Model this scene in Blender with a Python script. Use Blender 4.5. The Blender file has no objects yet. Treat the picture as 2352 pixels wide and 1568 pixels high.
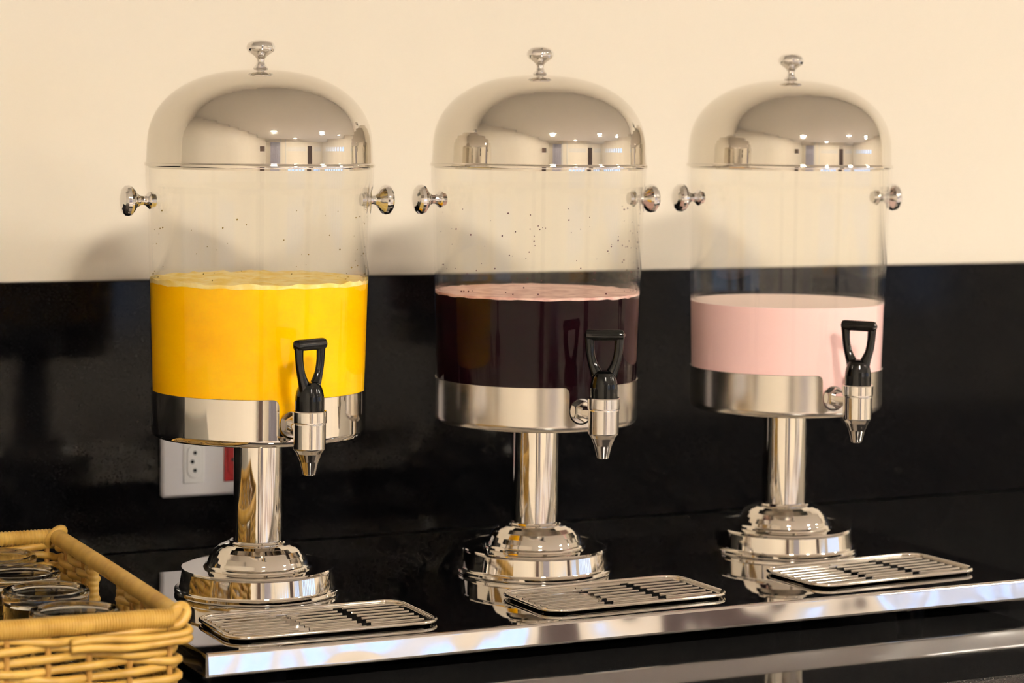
import bpy, bmesh, math, random
from mathutils import Vector, Matrix, noise
PI = math.pi
random.seed(7)
sc = bpy.context.scene
col = sc.collection

# ------------------------------------------------------------------ camera
YAW, PITCH, ROLL = 0.4543, 0.0523, 0.0115
CAM = Vector((-1.0944, -2.1809, 0.46))
cd = bpy.data.cameras.new('camera')
cam = bpy.data.objects.new('camera', cd)
col.objects.link(cam)
right = Vector((math.cos(YAW), -math.sin(YAW), 0))
f0 = Vector((math.sin(YAW), math.cos(YAW), 0))
zz = Vector((0, 0, 1))
fwd = f0 * math.cos(PITCH) - zz * math.sin(PITCH)
up = f0 * math.sin(PITCH) + zz * math.cos(PITCH)
er = right * math.cos(ROLL) + up * math.sin(ROLL)
eu = up * math.cos(ROLL) - right * math.sin(ROLL)
cam.matrix_world = Matrix(((er.x, eu.x, -fwd.x, CAM.x), (er.y, eu.y, -fwd.y, CAM.y),
                           (er.z, eu.z, -fwd.z, CAM.z), (0, 0, 0, 1)))
cd.sensor_width = 36
cd.lens = 5536.2 / 2352 * 36
cd.shift_y = -224.0 / 2352
cd.clip_start = 0.05
cd.dof.use_dof = True
cd.dof.focus_distance = 2.24
cd.dof.aperture_fstop = 6.3
sc.camera = cam

# ------------------------------------------------------------------ world, exposure, light levels
w = bpy.data.worlds.new('world')
sc.world = w
w.use_nodes = True
w.node_tree.nodes['Background'].inputs[0].default_value = (0.9, 0.93, 1.0, 1)
w.node_tree.nodes['Background'].inputs[1].default_value = 0.05
sc.view_settings.view_transform = 'Standard'
sc.view_settings.look = 'None'
sc.view_settings.gamma = 1
sc.view_settings.use_curve_mapping = False
sc.view_settings.exposure = 1.38
LAMP = 255.0            # recessed ceiling lamps, warm white
DAY = .75              # daylight behind the window panes
sc.cycles.max_bounces = 8
sc.cycles.diffuse_bounces = 2
sc.cycles.use_adaptive_sampling = True
sc.cycles.adaptive_threshold = .05
sc.cycles.glossy_bounces = 5
sc.cycles.transmission_bounces = 8
sc.cycles.transparent_max_bounces = 16
sc.cycles.sample_clamp_indirect = 6.0
sc.cycles.blur_glossy = 0.3
sc.cycles.use_light_tree = False

# ------------------------------------------------------------------ materials
def mat(name, color=(.8, .8, .8), rough=.5, metal=0., **kw):
    m = bpy.data.materials.new(name)
    m.use_nodes = True
    b = m.node_tree.nodes['Principled BSDF']
    b.inputs['Base Color'].default_value = (*color, 1)
    b.inputs['Roughness'].default_value = rough
    b.inputs['Metallic'].default_value = metal
    for k, v in kw.items():
        b.inputs[k.replace('_', ' ')].default_value = v
    return m

def nd(m, t, **kw):
    n = m.node_tree.nodes.new(t)
    for k, v in kw.items():
        setattr(n, k, v)
    return n

def lk(m, a, b):
    m.node_tree.links.new(a, b)

def bsdf(m):
    return m.node_tree.nodes['Principled BSDF']

def add_noise(m, scale, c1, c2, p1=.4, p2=.6, detail=4, stretch=(1, 1, 1), bump=0., bdist=.001, rough=None):
    tc = nd(m, 'ShaderNodeTexCoord')
    mp = nd(m, 'ShaderNodeMapping')
    mp.inputs['Scale'].default_value = stretch
    nz = nd(m, 'ShaderNodeTexNoise')
    nz.inputs['Scale'].default_value = scale
    nz.inputs['Detail'].default_value = detail
    lk(m, tc.outputs['Object'], mp.inputs['Vector'])
    lk(m, mp.outputs['Vector'], nz.inputs['Vector'])
    if c1 is not None:
        cr = nd(m, 'ShaderNodeValToRGB')
        cr.color_ramp.elements[0].position = p1
        cr.color_ramp.elements[0].color = (*c1, 1)
        cr.color_ramp.elements[1].position = p2
        cr.color_ramp.elements[1].color = (*c2, 1)
        lk(m, nz.outputs['Fac'], cr.inputs['Fac'])
        lk(m, cr.outputs['Color'], bsdf(m).inputs['Base Color'])
    if rough:
        mr = nd(m, 'ShaderNodeMapRange')
        mr.inputs['To Min'].default_value = rough[0]
        mr.inputs['To Max'].default_value = rough[1]
        lk(m, nz.outputs['Fac'], mr.inputs['Value'])
        lk(m, mr.outputs['Result'], bsdf(m).inputs['Roughness'])
    if bump:
        bp = nd(m, 'ShaderNodeBump')
        bp.inputs['Strength'].default_value = bump
        bp.inputs['Distance'].default_value = bdist
        lk(m, nz.outputs['Fac'], bp.inputs['Height'])
        lk(m, bp.outputs['Normal'], bsdf(m).inputs['Normal'])
    return m

STEEL = (.80, .765, .71)
M = {}
M['wall'] = mat('cream_wall_paint', (.86, .77, .64), .32)
add_noise(M['wall'], 1.7, (.84, .755, .635), (.88, .80, .675), .3, .7, 3)
M['ceiling'] = mat('ceiling_paint', (.88, .82, .73), .7)
M['floor'] = mat('floor_carpet', (.5, .42, .36), .6)
M['granite'] = mat('black_granite', (.006, .006, .007), .07, Specular_IOR_Level=.13)
add_noise(M['granite'], 900, (.003, .003, .0036), (.018, .017, .018), .58, .78, 2, rough=(.06, .1))
M['counter'] = mat('black_granite_counter', (.008, .008, .009), .04)
add_noise(M['counter'], 1100, (.006, .006, .007), (.075, .07, .065), .52, .72, 2, rough=(.03, .06))
M['lid'] = mat('polished_lid_steel', (.80, .77, .71), .035, 1.)
M['chrome'] = mat('chrome', (.86, .85, .84), .03, 1.)
M['steel'] = mat('polished_steel', STEEL, .045, 1.)
M['satin'] = mat('satin_steel', (.74, .70, .64), .2, 1.)
add_noise(M['satin'], 160, None, None, stretch=(1, 1, .02), rough=(.15, .26))
M['faucet'] = mat('faucet_steel', (.78, .75, .71), .07, 1.)
M['faucet_satin'] = mat('faucet_satin_steel', (.72, .69, .66), .16, 1.)
M['tray'] = mat('mirror_steel_tray', (.64, .63, .63), .02, 1.)
add_noise(M['tray'], 5, None, None, detail=1, bump=.012, bdist=.01)
M['apron'] = mat('tray_edge_steel', (.80, .78, .78), .07, 1.)
add_noise(M['apron'], 9, None, None, detail=1, stretch=(1, 1, 1.6), bump=.9, bdist=.006)
M['drip'] = mat('drip_grid_steel', (.72, .69, .64), .05, 1.)
M['driprim'] = mat('drip_rim_steel', (.82, .78, .72), .08, 1.)
M['black'] = mat('black_plastic', (.003, .003, .003), .09, Specular_IOR_Level=.3)
M['rubber'] = mat('black_rubber', (.01, .01, .01), .6)
M['plate'] = mat('white_plastic_plate', (.78, .76, .80), .35)
M['insert'] = mat('white_plastic_insert', (.80, .79, .80), .3)
M['red'] = mat('red_plastic_insert', (.36, .004, .005), .3)
M['hole'] = mat('socket_hole', (.004, .004, .004), .8)  # near black, paints the shade inside the socket openings
M['orange'] = mat('orange_juice', (1.0, .60, .002), .5, Specular_IOR_Level=0.)
add_noise(M['orange'], 14, (.98, .48, .001), (1.0, .57, .002), .35, .7, 3)
M['grape'] = mat('grape_juice', (.008, .002, .0035), .5, Specular_IOR_Level=0.)
M['pink'] = mat('pink_milk', (1.0, .66, .65), .5, Specular_IOR_Level=0.)
M['ofoam'] = mat('orange_foam', (.93, .70, .22), .6)
add_noise(M['ofoam'], 60, (.88, .60, .10), (.95, .78, .36), .35, .65, 6, bump=.5, bdist=.003)
M['gfoam'] = mat('grape_foam', (.75, .46, .42), .6)
add_noise(M['gfoam'], 70, (.60, .33, .30), (.84, .58, .52), .35, .62, 6, bump=.4, bdist=.002)
M['pfoam'] = mat('pink_surface', (.98, .74, .72), .3)
M['odrop'] = mat('orange_droplets', (.35, .24, .06), .2)
M['gdrop'] = mat('grape_droplets', (.12, .03, .04), .2)
M['wicker'] = mat('wicker_strand', (.60, .36, .075), .42)
add_noise(M['wicker'], 40, (.42, .235, .038), (.60, .37, .08), .35, .65, 3)
M['wicker_in'] = mat('wicker_core', (.36, .18, .03), .6)
M['dark'] = mat('dark_wood', (.05, .03, .025), .4)
M['frame'] = mat('window_frame', (.75, .73, .70), .4)

def emis(name, color, s):
    m = bpy.data.materials.new(name)
    m.use_nodes = True
    nt = m.node_tree
    nt.nodes.clear()
    e = nt.nodes.new('ShaderNodeEmission')
    o = nt.nodes.new('ShaderNodeOutputMaterial')
    e.inputs[0].default_value = (*color, 1)
    e.inputs[1].default_value = s
    nt.links.new(e.outputs[0], o.inputs[0])
    return m
M['lamp'] = emis('lamp_glow', (1.0, .91, .77), LAMP)
M['day'] = emis('daylight_pane', (.50, .66, 1.0), DAY)

def thin_glass(name, tint=(.985, .98, .965), ior=1.36, rough=.01):
    # thin walled clear plastic: passes light straight through, mirrors by Fresnel
    m = bpy.data.materials.new(name)
    m.use_nodes = True
    nt = m.node_tree
    nt.nodes.clear()
    o = nt.nodes.new('ShaderNodeOutputMaterial')
    mx = nt.nodes.new('ShaderNodeMixShader')
    tr = nt.nodes.new('ShaderNodeBsdfTransparent')
    gl = nt.nodes.new('ShaderNodeBsdfGlossy')
    fr = nt.nodes.new('ShaderNodeFresnel')
    tr.inputs[0].default_value = (*tint, 1)
    gl.inputs['Roughness'].default_value = rough
    gl.inputs['Color'].default_value = (1, 1, 1, 1)
    fr.inputs['IOR'].default_value = ior
    geo = nt.nodes.new('ShaderNodeNewGeometry')
    # same reflectance from both faces of the thin wall
    vm = nt.nodes.new('ShaderNodeVectorMath')
    vm.operation = 'DOT_PRODUCT'
    ab = nt.nodes.new('ShaderNodeMath'); ab.operation = 'ABSOLUTE'
    om = nt.nodes.new('ShaderNodeMath'); om.operation = 'SUBTRACT'; om.inputs[0].default_value = 1.0
    pw = nt.nodes.new('ShaderNodeMath'); pw.operation = 'POWER'; pw.inputs[1].default_value = 5.0
    ma = nt.nodes.new('ShaderNodeMath'); ma.operation = 'MULTIPLY_ADD'
    r0 = ((ior - 1) / (ior + 1)) ** 2
    ma.inputs[1].default_value = 1 - r0
    ma.inputs[2].default_value = r0
    nt.links.new(geo.outputs['Normal'], vm.inputs[0])
    nt.links.new(geo.outputs['Incoming'], vm.inputs[1])
    nt.links.new(vm.outputs['Value'], ab.inputs[0])
    nt.links.new(ab.outputs[0], om.inputs[1])
    nt.links.new(om.outputs[0], pw.inputs[0])
    nt.links.new(pw.outputs[0], ma.inputs[0])
    nt.nodes.remove(fr)
    nt.links.new(ma.outputs[0], mx.inputs[0])
    nt.links.new(tr.outputs[0], mx.inputs[1])
    nt.links.new(gl.outputs[0], mx.inputs[2])
    nt.links.new(mx.outputs[0], o.inputs[0])
    return m
M['acrylic'] = thin_glass('clear_acrylic')
M['glass'] = mat('tumbler_glass', (.98, .98, .97), 0., 0., Transmission_Weight=1.0, IOR=1.45)

# ------------------------------------------------------------------ helpers
def link(name, me, m, parent=None, smooth=35):
    o = bpy.data.objects.new(name, me)
    col.objects.link(o)
    if m is not None and len(me.materials) == 0:
        me.materials.append(M[m] if isinstance(m, str) else m)
    if smooth:
        me.shade_smooth()
        me.set_sharp_from_angle(angle=math.radians(smooth))
    if parent is not None:
        o.parent = parent
    return o

def mesh(name, v, f):
    me = bpy.data.meshes.new(name)
    me.from_pydata(v, [], f)
    me.update()
    return me

def empty(name, loc, rz=0.):
    o = bpy.data.objects.new(name, None)
    o.empty_display_size = .05
    col.objects.link(o)
    o.location = loc
    o.rotation_euler.z = rz
    return o

def tag(o, label=None, cat=None, group=None, kind=None):
    if label: o['label'] = label
    if cat: o['category'] = cat
    if group: o['group'] = group
    if kind: o['kind'] = kind
    return o

def lathe(name, prof, n=96, closed=False, hold=True):
    """profile of (r, z) turned about z; r==0 ends become poles"""
    # support loops keep long straight runs optically straight
    pp = [prof[0]]
    for (ra, za), (rb, zb) in zip(prof[:-1], prof[1:]):
        d = math.hypot(rb - ra, zb - za)
        if d > .0022 and hold:
            t = .0004 / d
            if ra > 1e-6: pp.append((ra + (rb - ra) * t, za + (zb - za) * t))
            if rb > 1e-6: pp.append((rb + (ra - rb) * t, zb + (za - zb) * t))
        pp.append((rb, zb))
    prof = pp
    v, f, rings = [], [], []
    for r, z in prof:
        if r <= 1e-6:
            rings.append([len(v)]); v.append((0, 0, z))
        else:
            rings.append(list(range(len(v), len(v) + n)))
            for i in range(n):
                a = 2 * PI * i / n
                v.append((r * math.cos(a), r * math.sin(a), z))
    pr = list(zip(rings[:-1], rings[1:]))
    if closed:
        pr.append((rings[-1], rings[0]))
    for A, B in pr:
        if len(A) == 1 and len(B) == 1:
            continue
        for i in range(n):
            j = (i + 1) % n
            if len(A) == 1:
                f.append((A[0], B[j], B[i]))
            elif len(B) == 1:
                f.append((A[i], A[j], B[0]))
            else:
                f.append((A[i], A[j], B[j], B[i]))
    me = mesh(name, v, f)
    bm = bmesh.new(); bm.from_mesh(me)
    bmesh.ops.recalc_face_normals(bm, faces=bm.faces)
    bm.to_mesh(me); bm.free()
    return me

def arc(cx, cz, r, a0, a1, n=6):
    return [(cx + r * math.cos(math.radians(a0 + (a1 - a0) * i / n)), cz + r * math.sin(math.radians(a0 + (a1 - a0) * i / n))) for i in range(n + 1)]

def box(name, x0, x1, y0, y1, z0, z1, bev=0., seg=1):
    bm = bmesh.new()
    bmesh.ops.create_cube(bm, size=1)
    for q in bm.verts:
        q.co = Vector(((x0 + x1) / 2 + q.co.x * (x1 - x0), (y0 + y1) / 2 + q.co.y * (y1 - y0), (z0 + z1) / 2 + q.co.z * (z1 - z0)))
    if bev:
        bmesh.ops.bevel(bm, geom=bm.edges[:], offset=bev, segments=seg, affect='EDGES', profile=.5)
    me = bpy.data.meshes.new(name)
    bm.to_mesh(me); bm.free()
    return me

def tube(name, pts, rad, n=8, closed=False, caps=True, flat=1.0):
    """rad: number or function(index); pts list of Vector"""
    pts = [Vector(p) for p in pts]
    v, f = [], []
    N = len(pts)
    prev = None
    for i, p in enumerate(pts):
        a = pts[(i - 1) % N] if (closed or i > 0) else pts[i]
        b = pts[(i + 1) % N] if (closed or i < N - 1) else pts[i]
        t = (b - a).normalized()
        ref = Vector((0, 0, 1)) if abs(t.z) < .9 else Vector((0, 1, 0))
        if prev is not None:
            s = (prev - t * prev.dot(t))
            s = s.normalized() if s.length > 1e-6 else t.cross(ref).normalized()
        else:
            s = t.cross(ref).normalized()
        prev = s
        u = s.cross(t).normalized()
        r = rad(i) if callable(rad) else rad
        for k in range(n):
            an = 2 * PI * k / n
            v.append(p + s * (r * math.cos(an)) + u * (r * flat * math.sin(an)))
    for i in range(N if closed else N - 1):
        for k in range(n):
            a = i * n + k; b = i * n + (k + 1) % n
            c = ((i + 1) % N) * n + (k + 1) % n; d = ((i + 1) % N) * n + k
            f.append((a, b, c, d))
    if caps and not closed:
        f.append(tuple(range(n))[::-1]); f.append(tuple((N - 1) * n + k for k in range(n)))
    me = mesh(name, v, f)
    bm = bmesh.new(); bm.from_mesh(me)
    bmesh.ops.recalc_face_normals(bm, faces=bm.faces)
    bm.to_mesh(me); bm.free()
    return me

def rrect(x0, x1, y0, y1, r, n=6):
    out = []
    for cx, cy, a in ((x1 - r, y1 - r, 0), (x0 + r, y1 - r, 90), (x0 + r, y0 + r, 180), (x1 - r, y0 + r, 270)):
        for i in range(n + 1):
            t = math.radians(a + 90 * i / n)
            out.append((cx + r * math.cos(t), cy + r * math.sin(t)))
    return out

def copy_tree(o, parent=None):
    c = o.copy()
    col.objects.link(c)
    c.parent = parent
    for ch in list(o.children):
        copy_tree(ch, c)
    return c

# ------------------------------------------------------------------ the room
WALL_Y, SLAB_Y, CZ, CEIL, FLOOR = .445, .425, -.034, 1.78, -.934
X0, X1, Y0 = -2.1, 6.6, -7.0
def struct(name, me, m, parent=None, smooth=0):
    o = link(name, me, m, parent, smooth)
    if parent is None: o['kind'] = 'structure'
    return o
struct('wall_back', box('wall_back', X0 - .1, X1 + .1, WALL_Y, WALL_Y + .1, FLOOR, CEIL), 'wall')
struct('wall_left', box('wall_left', X0 - .1, X0, Y0, WALL_Y, FLOOR, CEIL), 'wall')
struct('wall_right', box('wall_right', X1, X1 + .1, Y0, WALL_Y, FLOOR, CEIL), 'wall')
struct('wall_front', box('wall_front', X0 - .1, X1 + .1, Y0 - .1, Y0, FLOOR, CEIL), 'wall')
struct('ceiling', box('ceiling', X0 - .1, X1 + .1, Y0 - .1, WALL_Y + .1, CEIL, CEIL + .1), 'ceiling')
fm = M['floor']
add_noise(fm, 1.6, (.17, .10, .09), (.80, .72, .64), .40, .50, 2)  # invented blotches, coloured for what the tray edge should mirror
_r = next(n for n in fm.node_tree.nodes if n.type == 'VALTORGB').color_ramp
for _p, _c in ((.58, (.82, .76, .68)), (.64, (.45, .55, .85)), (.75, (.62, .66, .88))):
    _e = _r.elements.new(_p); _e.color = (*_c, 1)
struct('floor', box('floor', X0 - .1, X1 + .1, Y0 - .1, WALL_Y + .1, FLOOR - .1, FLOOR), fm)
# black granite upstand behind the counter
struct('wall_upstand', box('wall_upstand', X0, X1, SLAB_Y, WALL_Y, CZ, .2735, .0015), 'granite')
# counter: granite slab over a dark carcass
cnt = empty('counter', (0, 0, FLOOR))
tag(cnt, 'long black granite counter under the steel tray', 'counter')
link('counter_top', box('counter_top', X0 + .002, 2.6, -.458, SLAB_Y, CZ - FLOOR - .03, CZ - FLOOR, .002), 'counter', cnt, 30)
link('counter_body', box('counter_body', X0 + .002, 2.6, -.42, SLAB_Y, 0, CZ - FLOOR - .03), 'dark', cnt, 0)
# windows of the room, behind and to the right of the camera
def window(name, x0, x1, z0, z1, y, n, axis='x'):
    def B(nm, a0, a1, d0, d1, c0, c1, bev=0):
        if axis == 'x':
            return box(nm, a0, a1, min(d0, d1), max(d0, d1), c0, c1, bev)
        return box(nm, min(d0, d1), max(d0, d1), a0, a1, c0, c1, bev)
    s = 1 if axis == 'x' else -1
    root = struct(name, B(name, x0 - .05, x1 + .05, y, y + s * .02, z0 - .05, z1 + .05), 'frame')
    wd = (x1 - x0) / n
    for i in range(n):
        link('pane', B('pane', x0 + i * wd + .1, x0 + (i + 1) * wd - .1, y + s * .02, y + s * .026, z0, z1), 'day', root, 0)
    return root
window('window_1', .6, 3.1, -.45, .50, Y0, 5)
window('window_3', 4.7, 6.3, -.45, .50, Y0, 4)
struct('door_1', box('door_1', 3.45, 4.25, Y0, Y0 + .04, FLOOR, 1.1, .01), 'dark')  # unseen door added to give the tray edge a brown reflection
window('window_2', -6.0, -2.0, -.35, .50, X1, 8, 'y')
struct('trim_1', box('trim_1', -1.95, -1.62, -4.7, -4.45, FLOOR, .62, .01), 'dark')  # unseen post added, stands for the camera operator's dark reflection
for _k, _x in enumerate((-.30, .30)):  # pale uprights added only to streak the reflections in the steel
    struct('trim_%d' % (_k + 2), box('trim', _x, _x + .10, Y0, Y0 + .06, FLOOR, CEIL), 'frame')
# pleated curtain on the far wall, mirrored in the steel
_cv, _cf = [], []
for _i in range(181):
    _t = _i / 180
    for _z in (FLOOR + .02, 1.35):
        _cv.append((-1.5 + 1.1 * _t, Y0 + .12 + .05 * math.sin(_t * 60) + .02 * math.sin(_t * 23), _z))
for _i in range(180):
    _cf.append((_i * 2, _i * 2 + 2, _i * 2 + 3, _i * 2 + 1))
M['curtain'] = mat('curtain_cloth', (.62, .60, .70), .8)
_c = link('curtain', mesh('curtain', _cv, _cf), 'curtain', None, 60)
_so = _c.modifiers.new('thickness', 'SOLIDIFY'); _so.thickness = .004
tag(_c, 'pale pleated curtain at the far side of the room', 'curtain')
# recessed ceiling lamps
def lamp(x, y, r=.16):
    root = empty('ceiling_light', (x, y, CEIL))
    tag(root, 'round recessed ceiling lamp shining into the room', 'lamp', 'recessed ceiling lamps')
    link('trim_ring', lathe('trim_ring', [(r, -.002), (r + .004, -.012), (r + .03, -.01), (r + .032, 0), (r, 0)], 32, True), 'frame', root)
    link('bulb', lathe('bulb', [(0, -.006), (r * .98, -.006), (r * .98, -.001), (0, -.001)], 32), 'lamp', root, 30)
for x, y in ((-.62, -3.05), (2.7, -2.8), (5.0, -2.1), (1.3, -5.8)):
    lamp(x, y)

# ------------------------------------------------------------------ steel tray
tr = empty('serving_tray', (0, 0, CZ))
tag(tr, 'long mirror-polished steel tray carrying the three dispensers', 'tray')
TX0, TX1, TY0, TY1 = -.431, .449, -.2405, .130
T = -CZ   # tray top in local z
tp = link('tray_top', box('tray_top', TX0, TX1, TY0 + .002, TY1, T - .002, T), 'tray', tr, 30)
fp = [(TY0 + .0040, T - .0010), (TY0 + .0040, T + .0004)] + [(TY0 + .0014 - .0030 * math.sin(a), T - .0024 + .0030 * math.cos(a)) for a in [PI / 2 * k / 8 for k in range(9)]]
fp += [(TY0 - .0016 - .13 * q, T - .0030 - q) for q in (.0006, .0139, .0144)] + [(TY0 - .0033, T - .0192), (TY0 - .0022, T - .0200), (TY0 + .0010, T - .0200)]
NXF = 40
fv = [(TX0 + (TX1 - TX0) * i / NXF, a, b) for i in range(NXF + 1) for a, b in fp]
q_ = len(fp)
ff = [(i * q_ + k, i * q_ + k + 1, (i + 1) * q_ + k + 1, (i + 1) * q_ + k) for i in range(NXF) for k in range(q_ - 1)]
ff += [tuple(range(q_))[::-1], tuple(NXF * q_ + k for k in range(q_))]
link('front_edge', mesh('front_edge', fv, ff), 'apron', tr, 40)
link('side_edge', box('side_edge', TX0 - .0016, TX0, TY0, TY1, T - .020, T - .0001), 'tray', tr, 30)
link('side_edge', box('side_edge', TX1, TX1 + .0016, TY0, TY1, T - .020, T - .0001), 'tray', tr, 30)
link('rear_edge', box('rear_edge', TX0, TX1, TY1, TY1 + .0016, T - .020, T - .0001, .0005), 'tray', tr, 30)
footm = lathe('foot', [(0, 0), (.014, 0), (.015, .003), (.013, T - .002), (0, T - .002)], 20)
for fx in (TX0 + .09, TX1 - .09):
    for fy in (TY0 + .09, TY1 - .05):
        o = link('foot', footm, 'rubber', tr)
        o.location = (fx, fy, 0)

# ------------------------------------------------------------------ dispensers
RL = .110
Z = dict(rim=.0245, bt=.1971, bb=.1515, lid=.4125)
def hexprism(name, R, x0, x1, bev=.0008):
    """hexagonal nut along +x"""
    v, f = [], []
    for x, rr in ((x0, R), (x1 - .0015, R), (x1, R * .9)):
        for k in range(6):
            a = PI / 6 + k * PI / 3
            v.append((x, rr * math.cos(a), rr * math.sin(a)))
    for j in range(2):
        for k in range(6):
            f.append((j * 6 + k, j * 6 + (k + 1) % 6, j * 6 + 6 + (k + 1) % 6, j * 6 + 6 + k))
    f.append(tuple(range(6))[::-1]); f.append(tuple(range(12, 18)))
    return mesh(name, v, f)

# shared meshes -------------------------------------------------
base_me = lathe('base', [(0, 0), (.0795, 0), (.0802, .0015), (.0800, .0040), (.0790, .0046), (.0758, .0050), (.0752, .0060),
                         (.0730, .0215), (.0734, .0225), (.0738, .0238), (.0732, .0248), (.0722, .0245),
                         (.0700, .0243), (.054, .0243), (.050, .0243), (0, .0243)], 128)
bdome_me = lathe('base_dome', [(.0500, .0240), (.0520, .0242), (.0524, .0248), (.0518, .0262), (.0500, .0268), (.0490, .0280), (.0478, .0318), (.0455, .0366), (.0420, .0412),
                               (.0375, .0447), (.0325, .0468), (.0280, .0478), (.0262, .0480), (0, .0480)], 128)
ring_me = lathe('column_ring', [(.0235, .0480), (.0272, .0480), (.0278, .0490), (.0272, .0500), (.0244, .0503)], 96)
col_me = lathe('column', [(.0238, .0480), (.0238, Z['bb'] + .001)], 96)
hold_bottom = [(0, Z['bb']), (.0930, Z['bb'] + .0002), (.0985, Z['bb'] + .0010), (.1012, Z['bb'] + .0026), (.1024, Z['bb'] + .0050), (.1026, Z['bb'] + .0075)]
def holder_mesh():
    """flat bottom cup with one U notch at azimuth 0 (+x) for the tap"""
    n0, R = 128, .1026
    hw, rc, zt, zb = .0130, .006, Z['bt'], Z['bb'] + .0075
    s = set()
    for i in range(n0 + 1):
        s.add(round(-PI + 2 * PI * i / n0, 5))
    cols = [q for q in s if abs(q) * R > hw + rc + .002]
    for k in range(9):
        t = k / 8.
        for sg in (-1, 1):
            cols.append(sg * (hw + rc * t) / R)
    for k in range(17):
        cols.append((hw - 1e-5) * (-1 + 2 * k / 16.) / R)
    cols = sorted(set(cols))
    cols = [c for c in cols if c < PI - 1e-4]
    def top(a):
        d = abs(a) * R
        if d >= hw + rc: return zt
        if d >= hw:
            x = (hw + rc - d)
            return zt - (rc - math.sqrt(max(rc * rc - x * x, 0)))
        return zb + .0135 - math.sqrt(max(hw * hw - d * d, 0)) * .92
    v, f = [], []
    for a in cols:
        c, sn = math.cos(a), math.sin(a)
        t = top(a)
        for r, z in ((R, zb), (R, zb + .0004), (R, t - .0009), (R, t - .0004), (R + .0004, t), (R - .0010, t), (R - .0012, zb)):
            v.append((r * c, r * sn, z))
    N = len(cols)
    for i in range(N):
        j = (i + 1) % N
        for k in range(6):
            f.append((i * 7 + k, j * 7 + k, j * 7 + k + 1, i * 7 + k + 1))
    # bottom cup
    prev = [i * 7 for i in range(N)]
    for r, z in reversed(hold_bottom[:-1]):
        if r == 0:
            v.append((0, 0, z)); c0 = len(v) - 1
            for i in range(N): f.append((prev[(i + 1) % N], prev[i], c0))
        else:
            st = len(v)
            for a in cols: v.append((r * math.cos(a), r * math.sin(a), z))
            cur = [st + i for i in range(N)]
            for i in range(N): f.append((prev[(i + 1) % N], prev[i], cur[i], cur[(i + 1) % N]))
            prev = cur
    return mesh('holder', v, f)
hold_me = holder_mesh()
RT0, RT1, ZT0, ZT1 = .1010, .1078, .158, .408
def rt(z): return RT0 + (RT1 - RT0) * (z - ZT0) / (ZT1 - ZT0)
tank_me = lathe('tank', [(0, ZT0), (RT0 - .004, ZT0), (RT0, ZT0 + .004), (rt(.375), .375), (RT1 - .0006, .386), (RT1 + .0008, .392), (RT1 + .0012, .4105), (RT1 - .0022, .4105),
                         (RT1 - .0026, .392), (rt(.375) - .0030, .375), (RT0 - .0030, ZT0 + .006), (RT0 - .007, ZT0 + .0034), (0, ZT0 + .0034)], 160)
# lid: straight skirt, then a full dome
prof = [(.1062, .4085), (.1062, .4105), (RL, .4105), (RL + .0004, .4118), (RL, .4134), (.1088, .4138), (.1082, .4146), (.1078, .4265)]
HD, EXP = .503 - .4265, 2.3
for i in range(1, 41):
    t = i / 40 * PI / 2
    r = .1078 * math.cos(t) ** (2 / EXP)
    z = .4265 + HD * math.sin(t) ** (2 / EXP)
    prof.append((r if i < 40 else 0, z))
lid_me = lathe('lid', prof, 160)
def knob_profile(s=1.0):
    p = [(0, 0), (.0118, 0), (.0121, .0012), (.0112, .0026), (.0078, .0036), (.0056, .0046), (.0062, .0062), (.0074, .0076), (.0066, .0090), (.0046, .0108), (.0036, .0140),
         (.0040, .0165), (.0060, .0190), (.0096, .0214), (.0126, .0236), (.0137, .0262), (.0136, .0288), (.0122, .0315), (.0094, .0334), (.0055, .0344), (0, .0347)]
    return [(r * s, z * s) for r, z in p]
knob_me = lathe('lid_knob', knob_profile(), 64)
side_p = [(0, -.004), (.0060, -.004), (.0062, 0), (.0078, 0), (.0084, .0014), (.0072, .0030), (.0050, .0048), (.0042, .0076), (.0046, .0104), (.0072, .0138), (.0112, .0166), (.0138, .0190),
          (.0146, .0214), (.0142, .0244), (.0118, .0268), (.0070, .0284), (0, .0290)]
sknob_me = lathe('side_knob', side_p, 64)
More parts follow.
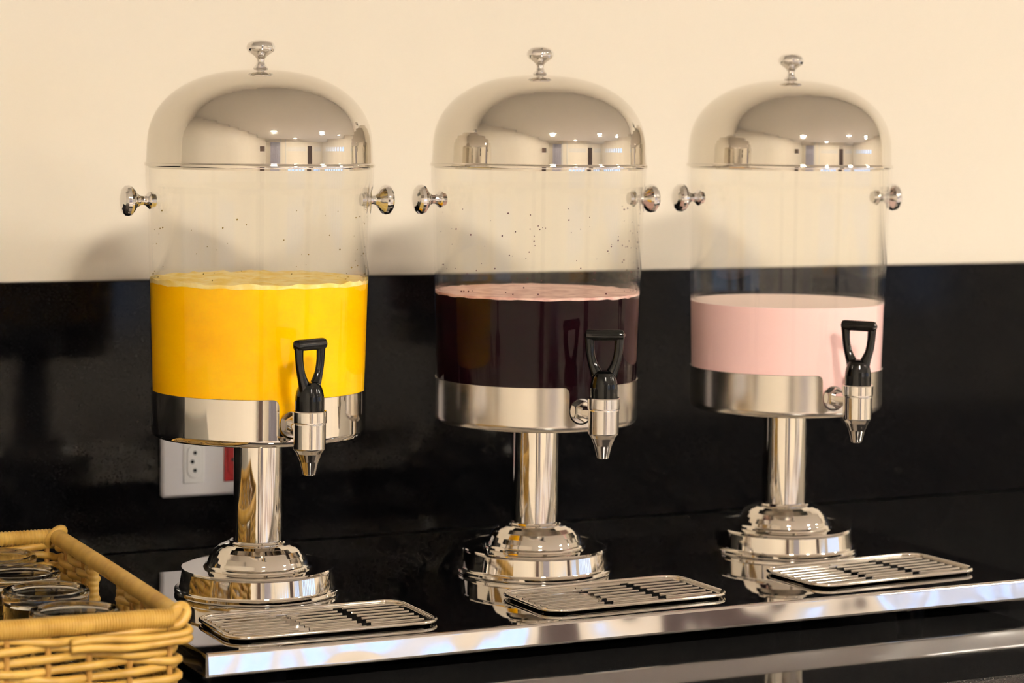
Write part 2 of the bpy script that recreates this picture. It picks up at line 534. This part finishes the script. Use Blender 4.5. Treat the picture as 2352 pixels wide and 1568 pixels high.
# tap: body stands at radius .150 from the axis, local origin there
body_me = lathe('faucet', [(0, -.0205), (.0046, -.0205), (.0056, -.0200), (.0060, -.0180), (.0085, -.0080), (.0116, -.0006), (.0138, .0026), (.0147, .0040), (.0148, .0262), (.0146, .0266),
                           (.0146, .0272), (.0154, .0274), (.0156, .0282), (.0156, .0376), (.0150, .0384), (.0138, .0384), (.0138, .0300), (0, .0300)], 64)
nut_me = hexprism('nut', .0108, 0, .0085)
wash_me = lathe('washer', [(0, 0), (.0120, 0), (.0123, .0006), (.0120, .0014), (0, .0014)], 40)
shank_me = lathe('shank', [(.0068, 0), (.0068, .042)], 24)
def lever_mesh():
    """black D shaped lever: socket, two arms and a cross bar (bar along local y)"""
    bm = bmesh.new()
    parts = []
    parts.append(lathe('q', [(0, .0310), (.0130, .0310), (.0132, .0330), (.0133, .0480), (.0130, .0520), (.0122, .0555), (.0112, .0590), (.0098, .0620), (.0070, .0642), (0, .0650)], 40))
    for sg in (-1, 1):
        P = [Vector((0, sg * y, z)) for y, z in ((.0060, .0580), (.0074, .0620), (.0096, .0670), (.0116, .0725), (.0130, .0790), (.0138, .0850), (.0142, .0920), (.0143, .0970))]
        parts.append(tube('q', P, lambda i: (.0052, .0047, .0040, .0035, .0034, .0034, .0036, .0040)[i], 12, flat=1.25))
    n = 17
    P, R = [], []
    for i in range(n):
        t = i / (n - 1)
        y = -.0200 + .0400 * t
        e = min(t, 1 - t) * .0400
        R.append(.0054 * math.sqrt(max(1 - max(0, 1 - e / .0040) ** 2, .02)))
        P.append(Vector((0, y, .0985)))
    parts.append(tube('q', P, lambda i: R[i], 20))
    for me in parts:
        bm.from_mesh(me)
    me = bpy.data.meshes.new('lever')
    bm.to_mesh(me); bm.free()
    return me
lever_me = lever_mesh()

def droplets(seed, n, zmin, zmax, a0, a1):
    rnd = random.Random(seed)
    bm = bmesh.new()
    for i in range(n):
        a = math.radians(rnd.uniform(a0, a1))
        z = zmin + (zmax - zmin) * rnd.random() ** 1.6
        r = rnd.choice((.00035, .0005, .0005, .0007, .0009))
        R = rt(z) - .0032
        ret = bmesh.ops.create_icosphere(bm, subdivisions=1, radius=r)
        for q in ret['verts']:
            q.co = q.co + Vector((R * math.cos(a), R * math.sin(a), z))
    me = bpy.data.meshes.new('droplets')
    bm.to_mesh(me); bm.free()
    return me

def make_dispenser(x, y, az, lever_rot, label, bandm, fm_, dropm, seed, ndrop, zliq):
    root = empty('juice_dispenser', (x, y, .0003), math.radians(az))
    tag(root, label, 'dispenser', 'juice dispensers on the steel tray')
    b = link('base', base_me, 'steel', root)
    link('base_dome', bdome_me, 'steel', b)
    c = link('column', col_me, 'steel', root)
    link('column_ring', ring_me, 'steel', c)
    h = link('tank_holder', hold_me.copy(), bandm, root, 30)
    t = link('tank', tank_me, 'acrylic', root)
    if ndrop:
        d = link('droplets', droplets(seed, ndrop, zliq + .004, .372, -100, 100), dropm, t)
        d['kind'] = 'stuff'
    l = link('lid', lid_me, 'lid', root)
    k = link('lid_knob', knob_me, 'chrome', l)
    k.location = (0, 0, .4965)
    for sg in (-1, 1):
        s = link('side_knob', sknob_me, 'chrome', root)
        s.location = (0, sg * (rt(.378) + .0002), .378)
        s.rotation_euler = (-sg * PI / 2, 0, 0)
    f = link('faucet', body_me.copy(), fm_, root)
    f.location = (.150, 0, .154)
    n = link('nut', nut_me, fm_ if fm_ == 'faucet' else 'faucet', f, 20)
    n.location = (rt(.17) + .0014 - .150, 0, .0200)
    wsh = link('washer', wash_me, 'faucet_satin', f)
    wsh.location = (rt(.17) - .150, 0, .0200); wsh.rotation_euler = (0, PI / 2, 0)
    s = link('shank', shank_me, 'faucet', f)
    s.location = (rt(.17) + .004 - .150, 0, .0200); s.rotation_euler = (0, PI / 2, 0)
    lv = link('lever', lever_me, 'black', f, 40)
    lv.rotation_euler = (0, 0, math.radians(lever_rot))
    return root
DISP = [(-.2975, .0031, -92.2, 27), (0., 0., -91.0, -25), (.3039, .0082, -93.4, -54)]
make_dispenser(*DISP[0], 'leftmost steel and clear plastic drink dispenser, filled with orange juice', 'steel', 'faucet', 'odrop', 3, 60, .302)
make_dispenser(*DISP[1], 'middle steel and clear plastic drink dispenser, filled with dark purple juice', 'satin', 'faucet_satin', 'gdrop', 5, 120, .284)
make_dispenser(*DISP[2], 'rightmost steel and clear plastic drink dispenser, with pink drink at the bottom', 'satin', 'faucet', 'pink', 8, 0, .267)

# drinks inside the tanks
def make_drink(i, name, label, zl, m, fmat, bump, fz, seed):
    x, y = DISP[i][:2]
    z0 = ZT0 + .0036
    root = empty(name, (x, y, z0 + .0003))
    tag(root, label, 'drink')
    zl -= z0 + .0003
    e = .0008
    def rr(z): return rt(z + z0) - e
    link('liquid', lathe('liquid', [(0, 0), (RT0 - .0062, 0), (rr(.006), .006)] + [(rr(zl * k / 6), zl * k / 6) for k in range(1, 7)] + [(0, zl)], 128), m, root)
    # foam / surface layer
    v, f = [], []
    n, rings = 96, 14
    for j in range(rings + 1):
        for k in range(n):
            a = 2 * PI * k / n
            r = (rr(zl) + .0002) * (1 - j / rings) + .0005 * (j / rings)
            hgt = fz
            p = Vector((math.cos(a) * r * 60, math.sin(a) * r * 60, seed))
            hgt += bump * (noise.noise(p) * .7 + .6 * noise.noise(p * 2.7))
            if j == 0: hgt = max(hgt, fz * .5)
            v.append((r * math.cos(a), r * math.sin(a), zl + max(hgt, .0003)))
    for k in range(n):
        a = 2 * PI * k / n
        v.append(((rr(zl) + .0002) * math.cos(a), (rr(zl) + .0002) * math.sin(a), zl - .0012 * (bump > 0) * (1 + noise.noise(Vector((math.cos(a) * 9, math.sin(a) * 9, seed))))))
    for j in range(rings):
        for k in range(n):
            k2 = (k + 1) % n
            f.append((j * n + k, j * n + k2, (j + 1) * n + k2, (j + 1) * n + k))
    f.append(tuple(rings * n + k for k in range(n)))
    o = (rings + 1) * n
    for k in range(n):
        k2 = (k + 1) % n
        f.append((o + k, o + k2, k2, k))
    link('foam', mesh('foam', v, f), fmat, root, 60)
    return root
make_drink(0, 'orange_juice', 'bright orange juice with pale yellow froth in the left dispenser', .301, 'orange', 'ofoam', .0032, .0028, 1.3)
make_drink(1, 'grape_juice', 'dark purple juice with pinkish foam in the middle dispenser', .2838, 'grape', 'gfoam', .0010, .0012, 4.1)
make_drink(2, 'pink_milk', 'pale pink milky drink in the right dispenser', .2667, 'pink', 'pfoam', .0, .0004, 7.7)

# ------------------------------------------------------------------ drip trays
def make_drip(x, y, rz, label):
    L, D, rc, h = .205, .108, .020, .0040
    root = empty('drip_tray', (x, y, .0003), math.radians(rz))
    tag(root, label, 'drip tray', 'slotted drip trays in front of the dispensers')
    # pan with sloping walls
    outer = rrect(-L / 2 + .006, L / 2 - .006, -D / 2 + .006, D / 2 - .006, rc - .004)
    top = rrect(-L / 2 + .001, L / 2 - .001, -D / 2 + .001, D / 2 - .001, rc)
    inn = rrect(-L / 2 + .008, L / 2 - .008, -D / 2 + .008, D / 2 - .008, rc - .006)
    n = len(outer)
    v = [(a, b, 0) for a, b in outer] + [(a, b, h - .0010) for a, b in top] + [(a, b, .0018) for a, b in inn]
    f = [tuple(range(n))[::-1], tuple(range(2 * n, 3 * n))]
    for k in range(n):
        k2 = (k + 1) % n
        f.append((k, k2, n + k2, n + k)); f.append((n + k, n + k2, 2 * n + k2, 2 * n + k))
    link('pan', mesh('pan', v, f), 'drip', root, 30)
    link('rim', tube('rim', [Vector((a, b, h - .0008)) for a, b in rrect(-L / 2 + .002, L / 2 - .002, -D / 2 + .002, D / 2 - .002, rc)], .0017, 10, True), 'driprim', root, 60)
    nb = 8
    xs = ((-L / 2 + .011, -.030), (-.020, .030), (.040, L / 2 - .011))
    bars = [tube('bar', [Vector((a, 0, 0)), Vector((b, 0, 0))], .0012, 8, flat=.75) for a, b in xs]
    for j in range(nb):
        yy = -D / 2 + .012 + (D - .024) * j / (nb - 1)
        for me in bars:
            o = link('bar', me, 'drip', root, 60)
            o.location = (0, yy, .0021)
    return root
make_drip(-.2975, -.1570, -.6, 'leftmost slotted steel drip tray, under the orange juice tap')
make_drip(.0095, -.1555, 2.2, 'middle slotted steel drip tray, under the dark purple juice tap')
make_drip(.3100, -.1480, 3.6, 'rightmost slotted steel drip tray, under the pink drink tap')

# ------------------------------------------------------------------ wall socket
so = empty('wall_socket', (-.2019, SLAB_Y, .0864))
tag(so, 'square white socket plate on black granite behind the left dispenser', 'socket')
link('plate', box('plate', -.060, .060, -.008, 0, -.060, .060, .003), 'plate', so, 40)
def insert(cx, m, label):
    o = link('socket_insert', box('socket_insert', cx - .0125, cx + .0125, -.0094, -.006, -.0445, .0055, .0008), m, so, 40)
    if label: o['label'] = label
    # raised oval face; proud dark discs paint the shade of three pin holes
    ov = [(cx + a, b - .0195) for a, b in rrect(-.0085, .0085, -.019, .019, .0084)]
    n = len(ov)
    v = [(a, -.0094, b) for a, b in ov] + [(a * 1. + (cx - a) * .06, -.0106, b + (-.0195 - b) * .04) for a, b in ov]
    f = [tuple(range(n, 2 * n))]
    for k in range(n): f.append((k, (k + 1) % n, n + (k + 1) % n, n + k))
    link('oval_face', mesh('oval_face', v, f), m, o, 40)
    for hx, hz in ((.0006, .0100), (-.0025, 0.), (.0006, -.0100)):
        hm = lathe('pin_hole', [(0, 0), (.0022, 0), (.0022, .0006), (0, .0006)], 16)
        q = link('pin_hole', hm, 'hole', o)
        q.location = (cx + hx, -.0105, -.0195 + hz); q.rotation_euler = (PI / 2, 0, 0)
insert(-.0222, 'insert', None)
insert(.0262, 'red', 'red socket insert')

# ------------------------------------------------------------------ wicker basket
BA = math.radians(-1.2)
BX, BY, BW, BD, BH = -.470, -.312, .30, .425, .0825       # front right corner, size, rim height over the counter
bk = empty('wicker_basket', (BX, BY, CZ), BA)
tag(bk, 'yellow wicker basket with open handle, holding drinking glasses', 'basket')
RR = .0072
ROWS, PITCH_ = 9, .0080
OP0, OP1 = .182, .275     # handle opening along the right side (local y)
SP = .0335
def wall_path(inset, row, y_split=None):
    """perimeter path, weaving in and out of the stakes"""
    x0, x1, y0, y1 = -BW + inset, -inset, inset, BD - inset
    rc = .012
    segs = []
    base = rrect(x0, x1, y0, y1, rc, 5)
    # resample densely by arc length
    P = base + [base[0]]
    out = []
    s = 0.
    for a, b in zip(P[:-1], P[1:]):
        d = math.hypot(b[0] - a[0], b[1] - a[1])
        k = max(1, int(d / .0052))
        for i in range(k):
            t = i / k
            out.append((a[0] + (b[0] - a[0]) * t, a[1] + (b[1] - a[1]) * t))
    # outward offset
    res = []
    N = len(out)
    L = 0.
    for i, p in enumerate(out):
        q0, q1 = out[i - 1], out[(i + 1) % N]
        tx, ty = q1[0] - q0[0], q1[1] - q0[1]
        l = math.hypot(tx, ty)
        nx, ny = ty / l, -tx / l
        off = .0030 * math.cos(PI * L / SP + PI * row)
        zo = .0019 * math.sin(PI * L / SP * .5 + row * 1.7)
        res.append(Vector((p[0] + nx * off, p[1] + ny * off, 0.008 + PITCH_ * row + zo)))
        L += math.hypot(q1[0] - p[0], q1[1] - p[1])
    return res
for row in range(ROWS):
    P = wall_path(.0075, row)
    z = .008 + PITCH_ * row
    if z > .018:
        # break the strand at the handle opening on the right side
        def inside(p): return p.x > -.03 and OP0 < p.y < OP1
        N = len(P)
        st = next(i for i in range(N) if inside(P[i]) and not inside(P[(i + 1) % N]))
        Q = [P[(st + 1 + i) % N] for i in range(N)]
        Q = [p for p in Q if not inside(p)]
        link('weaver', tube('weaver', Q, .0037, 8, False), 'wicker', bk, 0).data.shade_smooth()
    else:
        link('weaver', tube('weaver', P, .0037, 8, True), 'wicker', bk, 0).data.shade_smooth()
# upright stakes
stake_me = tube('stake', [Vector((0, 0, .002)), Vector((0, 0, .040)), Vector((0, 0, BH - .006))], .0026, 8)
def stake(x, y):
    o = link('stake', stake_me, 'wicker_in', bk, 0)
    o.location = (x, y, 0)
nx = int(BW / SP)
for i in range(nx + 1):
    for yy in (.0075, BD - .0075):
        stake(-.016 - (BW - .032) * i / nx, yy)
ny = int(BD / SP)
for i in range(1, ny):
    yy = .016 + (BD - .032) * i / ny
    stake(-BW + .0075, yy)
    if not (OP0 - .004 < yy < OP1 + .004):
        stake(-.0075, yy)
# bound uprights either side of the handle opening
def wrapped(name, a, b, r, pitch, amp=.09, n=12, m='wicker', parent=None):
    a, b = Vector(a), Vector(b)
    L = (b - a).length
    k = max(4, int(L / pitch * 6))
    pts = [a + (b - a) * (i / k) for i in range(k + 1)]
    me = tube(name, pts, lambda i: r * (1 - amp + amp * abs(math.sin(PI * (L * i / k) / pitch))), n)
    o = link(name, me, m, parent or bk, 0)
    me.shade_smooth()
    return o
for yy in (OP0 - .002, OP1 + .002):
    wrapped('bound_post', (-.0075, yy, .012), (-.0075, yy, BH - .004), .0056, .0052, .14)
link('tie_end', tube('tie_end', [Vector((-.0005, OP1 - .004, .028)), Vector((.003, OP1 - .009, .026)), Vector((.0035, OP1 - .013, .023))], .0032, 8), 'wicker', bk, 0).data.shade_smooth()
zr = BH
wrapped('front_rim', (-BW + .004, .0075, zr), (-.014, .0075, zr), .0085, .0024, .15)
wrapped('rear_rim', (-BW + .004, BD - .0075, zr), (-.010, BD - .0075, zr), .0074, .0036, .17)
wrapped('left_rim', (-BW + .0075, .006, zr), (-BW + .0075, BD - .006, zr), .0080, .0019, .07)
hp = [Vector((-.0075, y, zr + .0008 * math.sin(PI * y / BD))) for y in [.010 + (BD - .020) * i / 20 for i in range(21)]]
link('handle_rod', tube('handle_rod', hp, .0078, 16), 'wicker', bk, 60)
# knotted strand over the two near corners
for yy, sg in ((.0075, 1), (BD - .0075, -1)):
    pts = []
    for i in range(25):
        a = i / 24 * 2 * PI
        pts.append(Vector((-.0085 + .0085 * math.cos(a) * .9, yy + sg * .0035 + .0045 * math.sin(a) * sg, zr + .0075 * math.sin(a + .6))))
    link('corner_knot', tube('corner_knot', pts, .0042, 8, True), 'wicker', bk, 0).data.shade_smooth()
# top strands that bend round the corner under the rim
for k in range(2):
    P = [Vector((-.10 + .0035 * i, -.0012 + .0008 * math.sin(i * .4), BH - .0125 - .0062 * k + .0012 * math.sin(i * .25 + k))) for i in range(27)]
    P += [Vector((-.0035, .0006, BH - .0115 - .0062 * k)), Vector((.0002, .0045, BH - .0110 - .0062 * k)), Vector((.0006, .012, BH - .0105 - .0062 * k)), Vector((.0006, .040, BH - .0105 - .0062 * k))]
    link('corner_strand', tube('corner_strand', P, .0034, 8), 'wicker', bk, 0).data.shade_smooth()
# woven floor
nf = 44
for i in range(nf):
    xx = -BW + .014 + (BW - .028) * i / (nf - 1)
    P = [Vector((xx, .012 + (BD - .024) * j / 24, .0035 + .001 * math.sin(j * 1.3 + i * PI))) for j in range(25)]
    link('floor_strand', tube('floor_strand', P, .0034, 6, flat=.6), 'wicker', bk, 0).data.shade_smooth()

# ------------------------------------------------------------------ drinking glasses, upside down in the basket
gh, gr = .0700, .0385
gprof = [(.0345, 0), (.0352, .0006), (gr - .0006, gh - .006), (gr - .0002, gh - .003), (gr - .0016, gh - .0006), (gr - .0040, gh), (gr - .0070, gh - .0006), (gr - .0095, gh - .0026), (0, gh - .0030),
         (0, gh - .0105), (gr - .0070, gh - .0105), (gr - .0034, gh - .0130), (.0335, .0006)]
glass_me = lathe('drinking_glass', gprof[:-4] + [(0, gh - .0030)], 72)
v_out = gprof[:9]
v_in = gprof[9:]
glass_me = lathe('drinking_glass', v_out + v_in, 72, False)
# close the lip
bmq = bmesh.new(); bmq.from_mesh(glass_me)
be = [e for e in bmq.edges if e.is_boundary]
bmesh.ops.bridge_loops(bmq, edges=be) if be else None
bmesh.ops.recalc_face_normals(bmq, faces=bmq.faces)
bmq.to_mesh(glass_me); bmq.free()
GL = [(-.538, -.208, 'upturned clear glass in the basket, nearest the front rim'), (-.537, -.112, 'upturned clear glass in the basket, second from the front rim'),
      (-.538, -.021, 'upturned clear glass in the basket, third from the front rim'), (-.538, .064, 'upturned clear glass in the basket, farthest from the front rim')]
for x, y, lb in GL:
    o = link('drinking_glass', glass_me, 'glass', None, 40)
    o.location = (x, y, CZ + .0060)
    tag(o, lb, 'glass', 'upturned glasses in the basket')
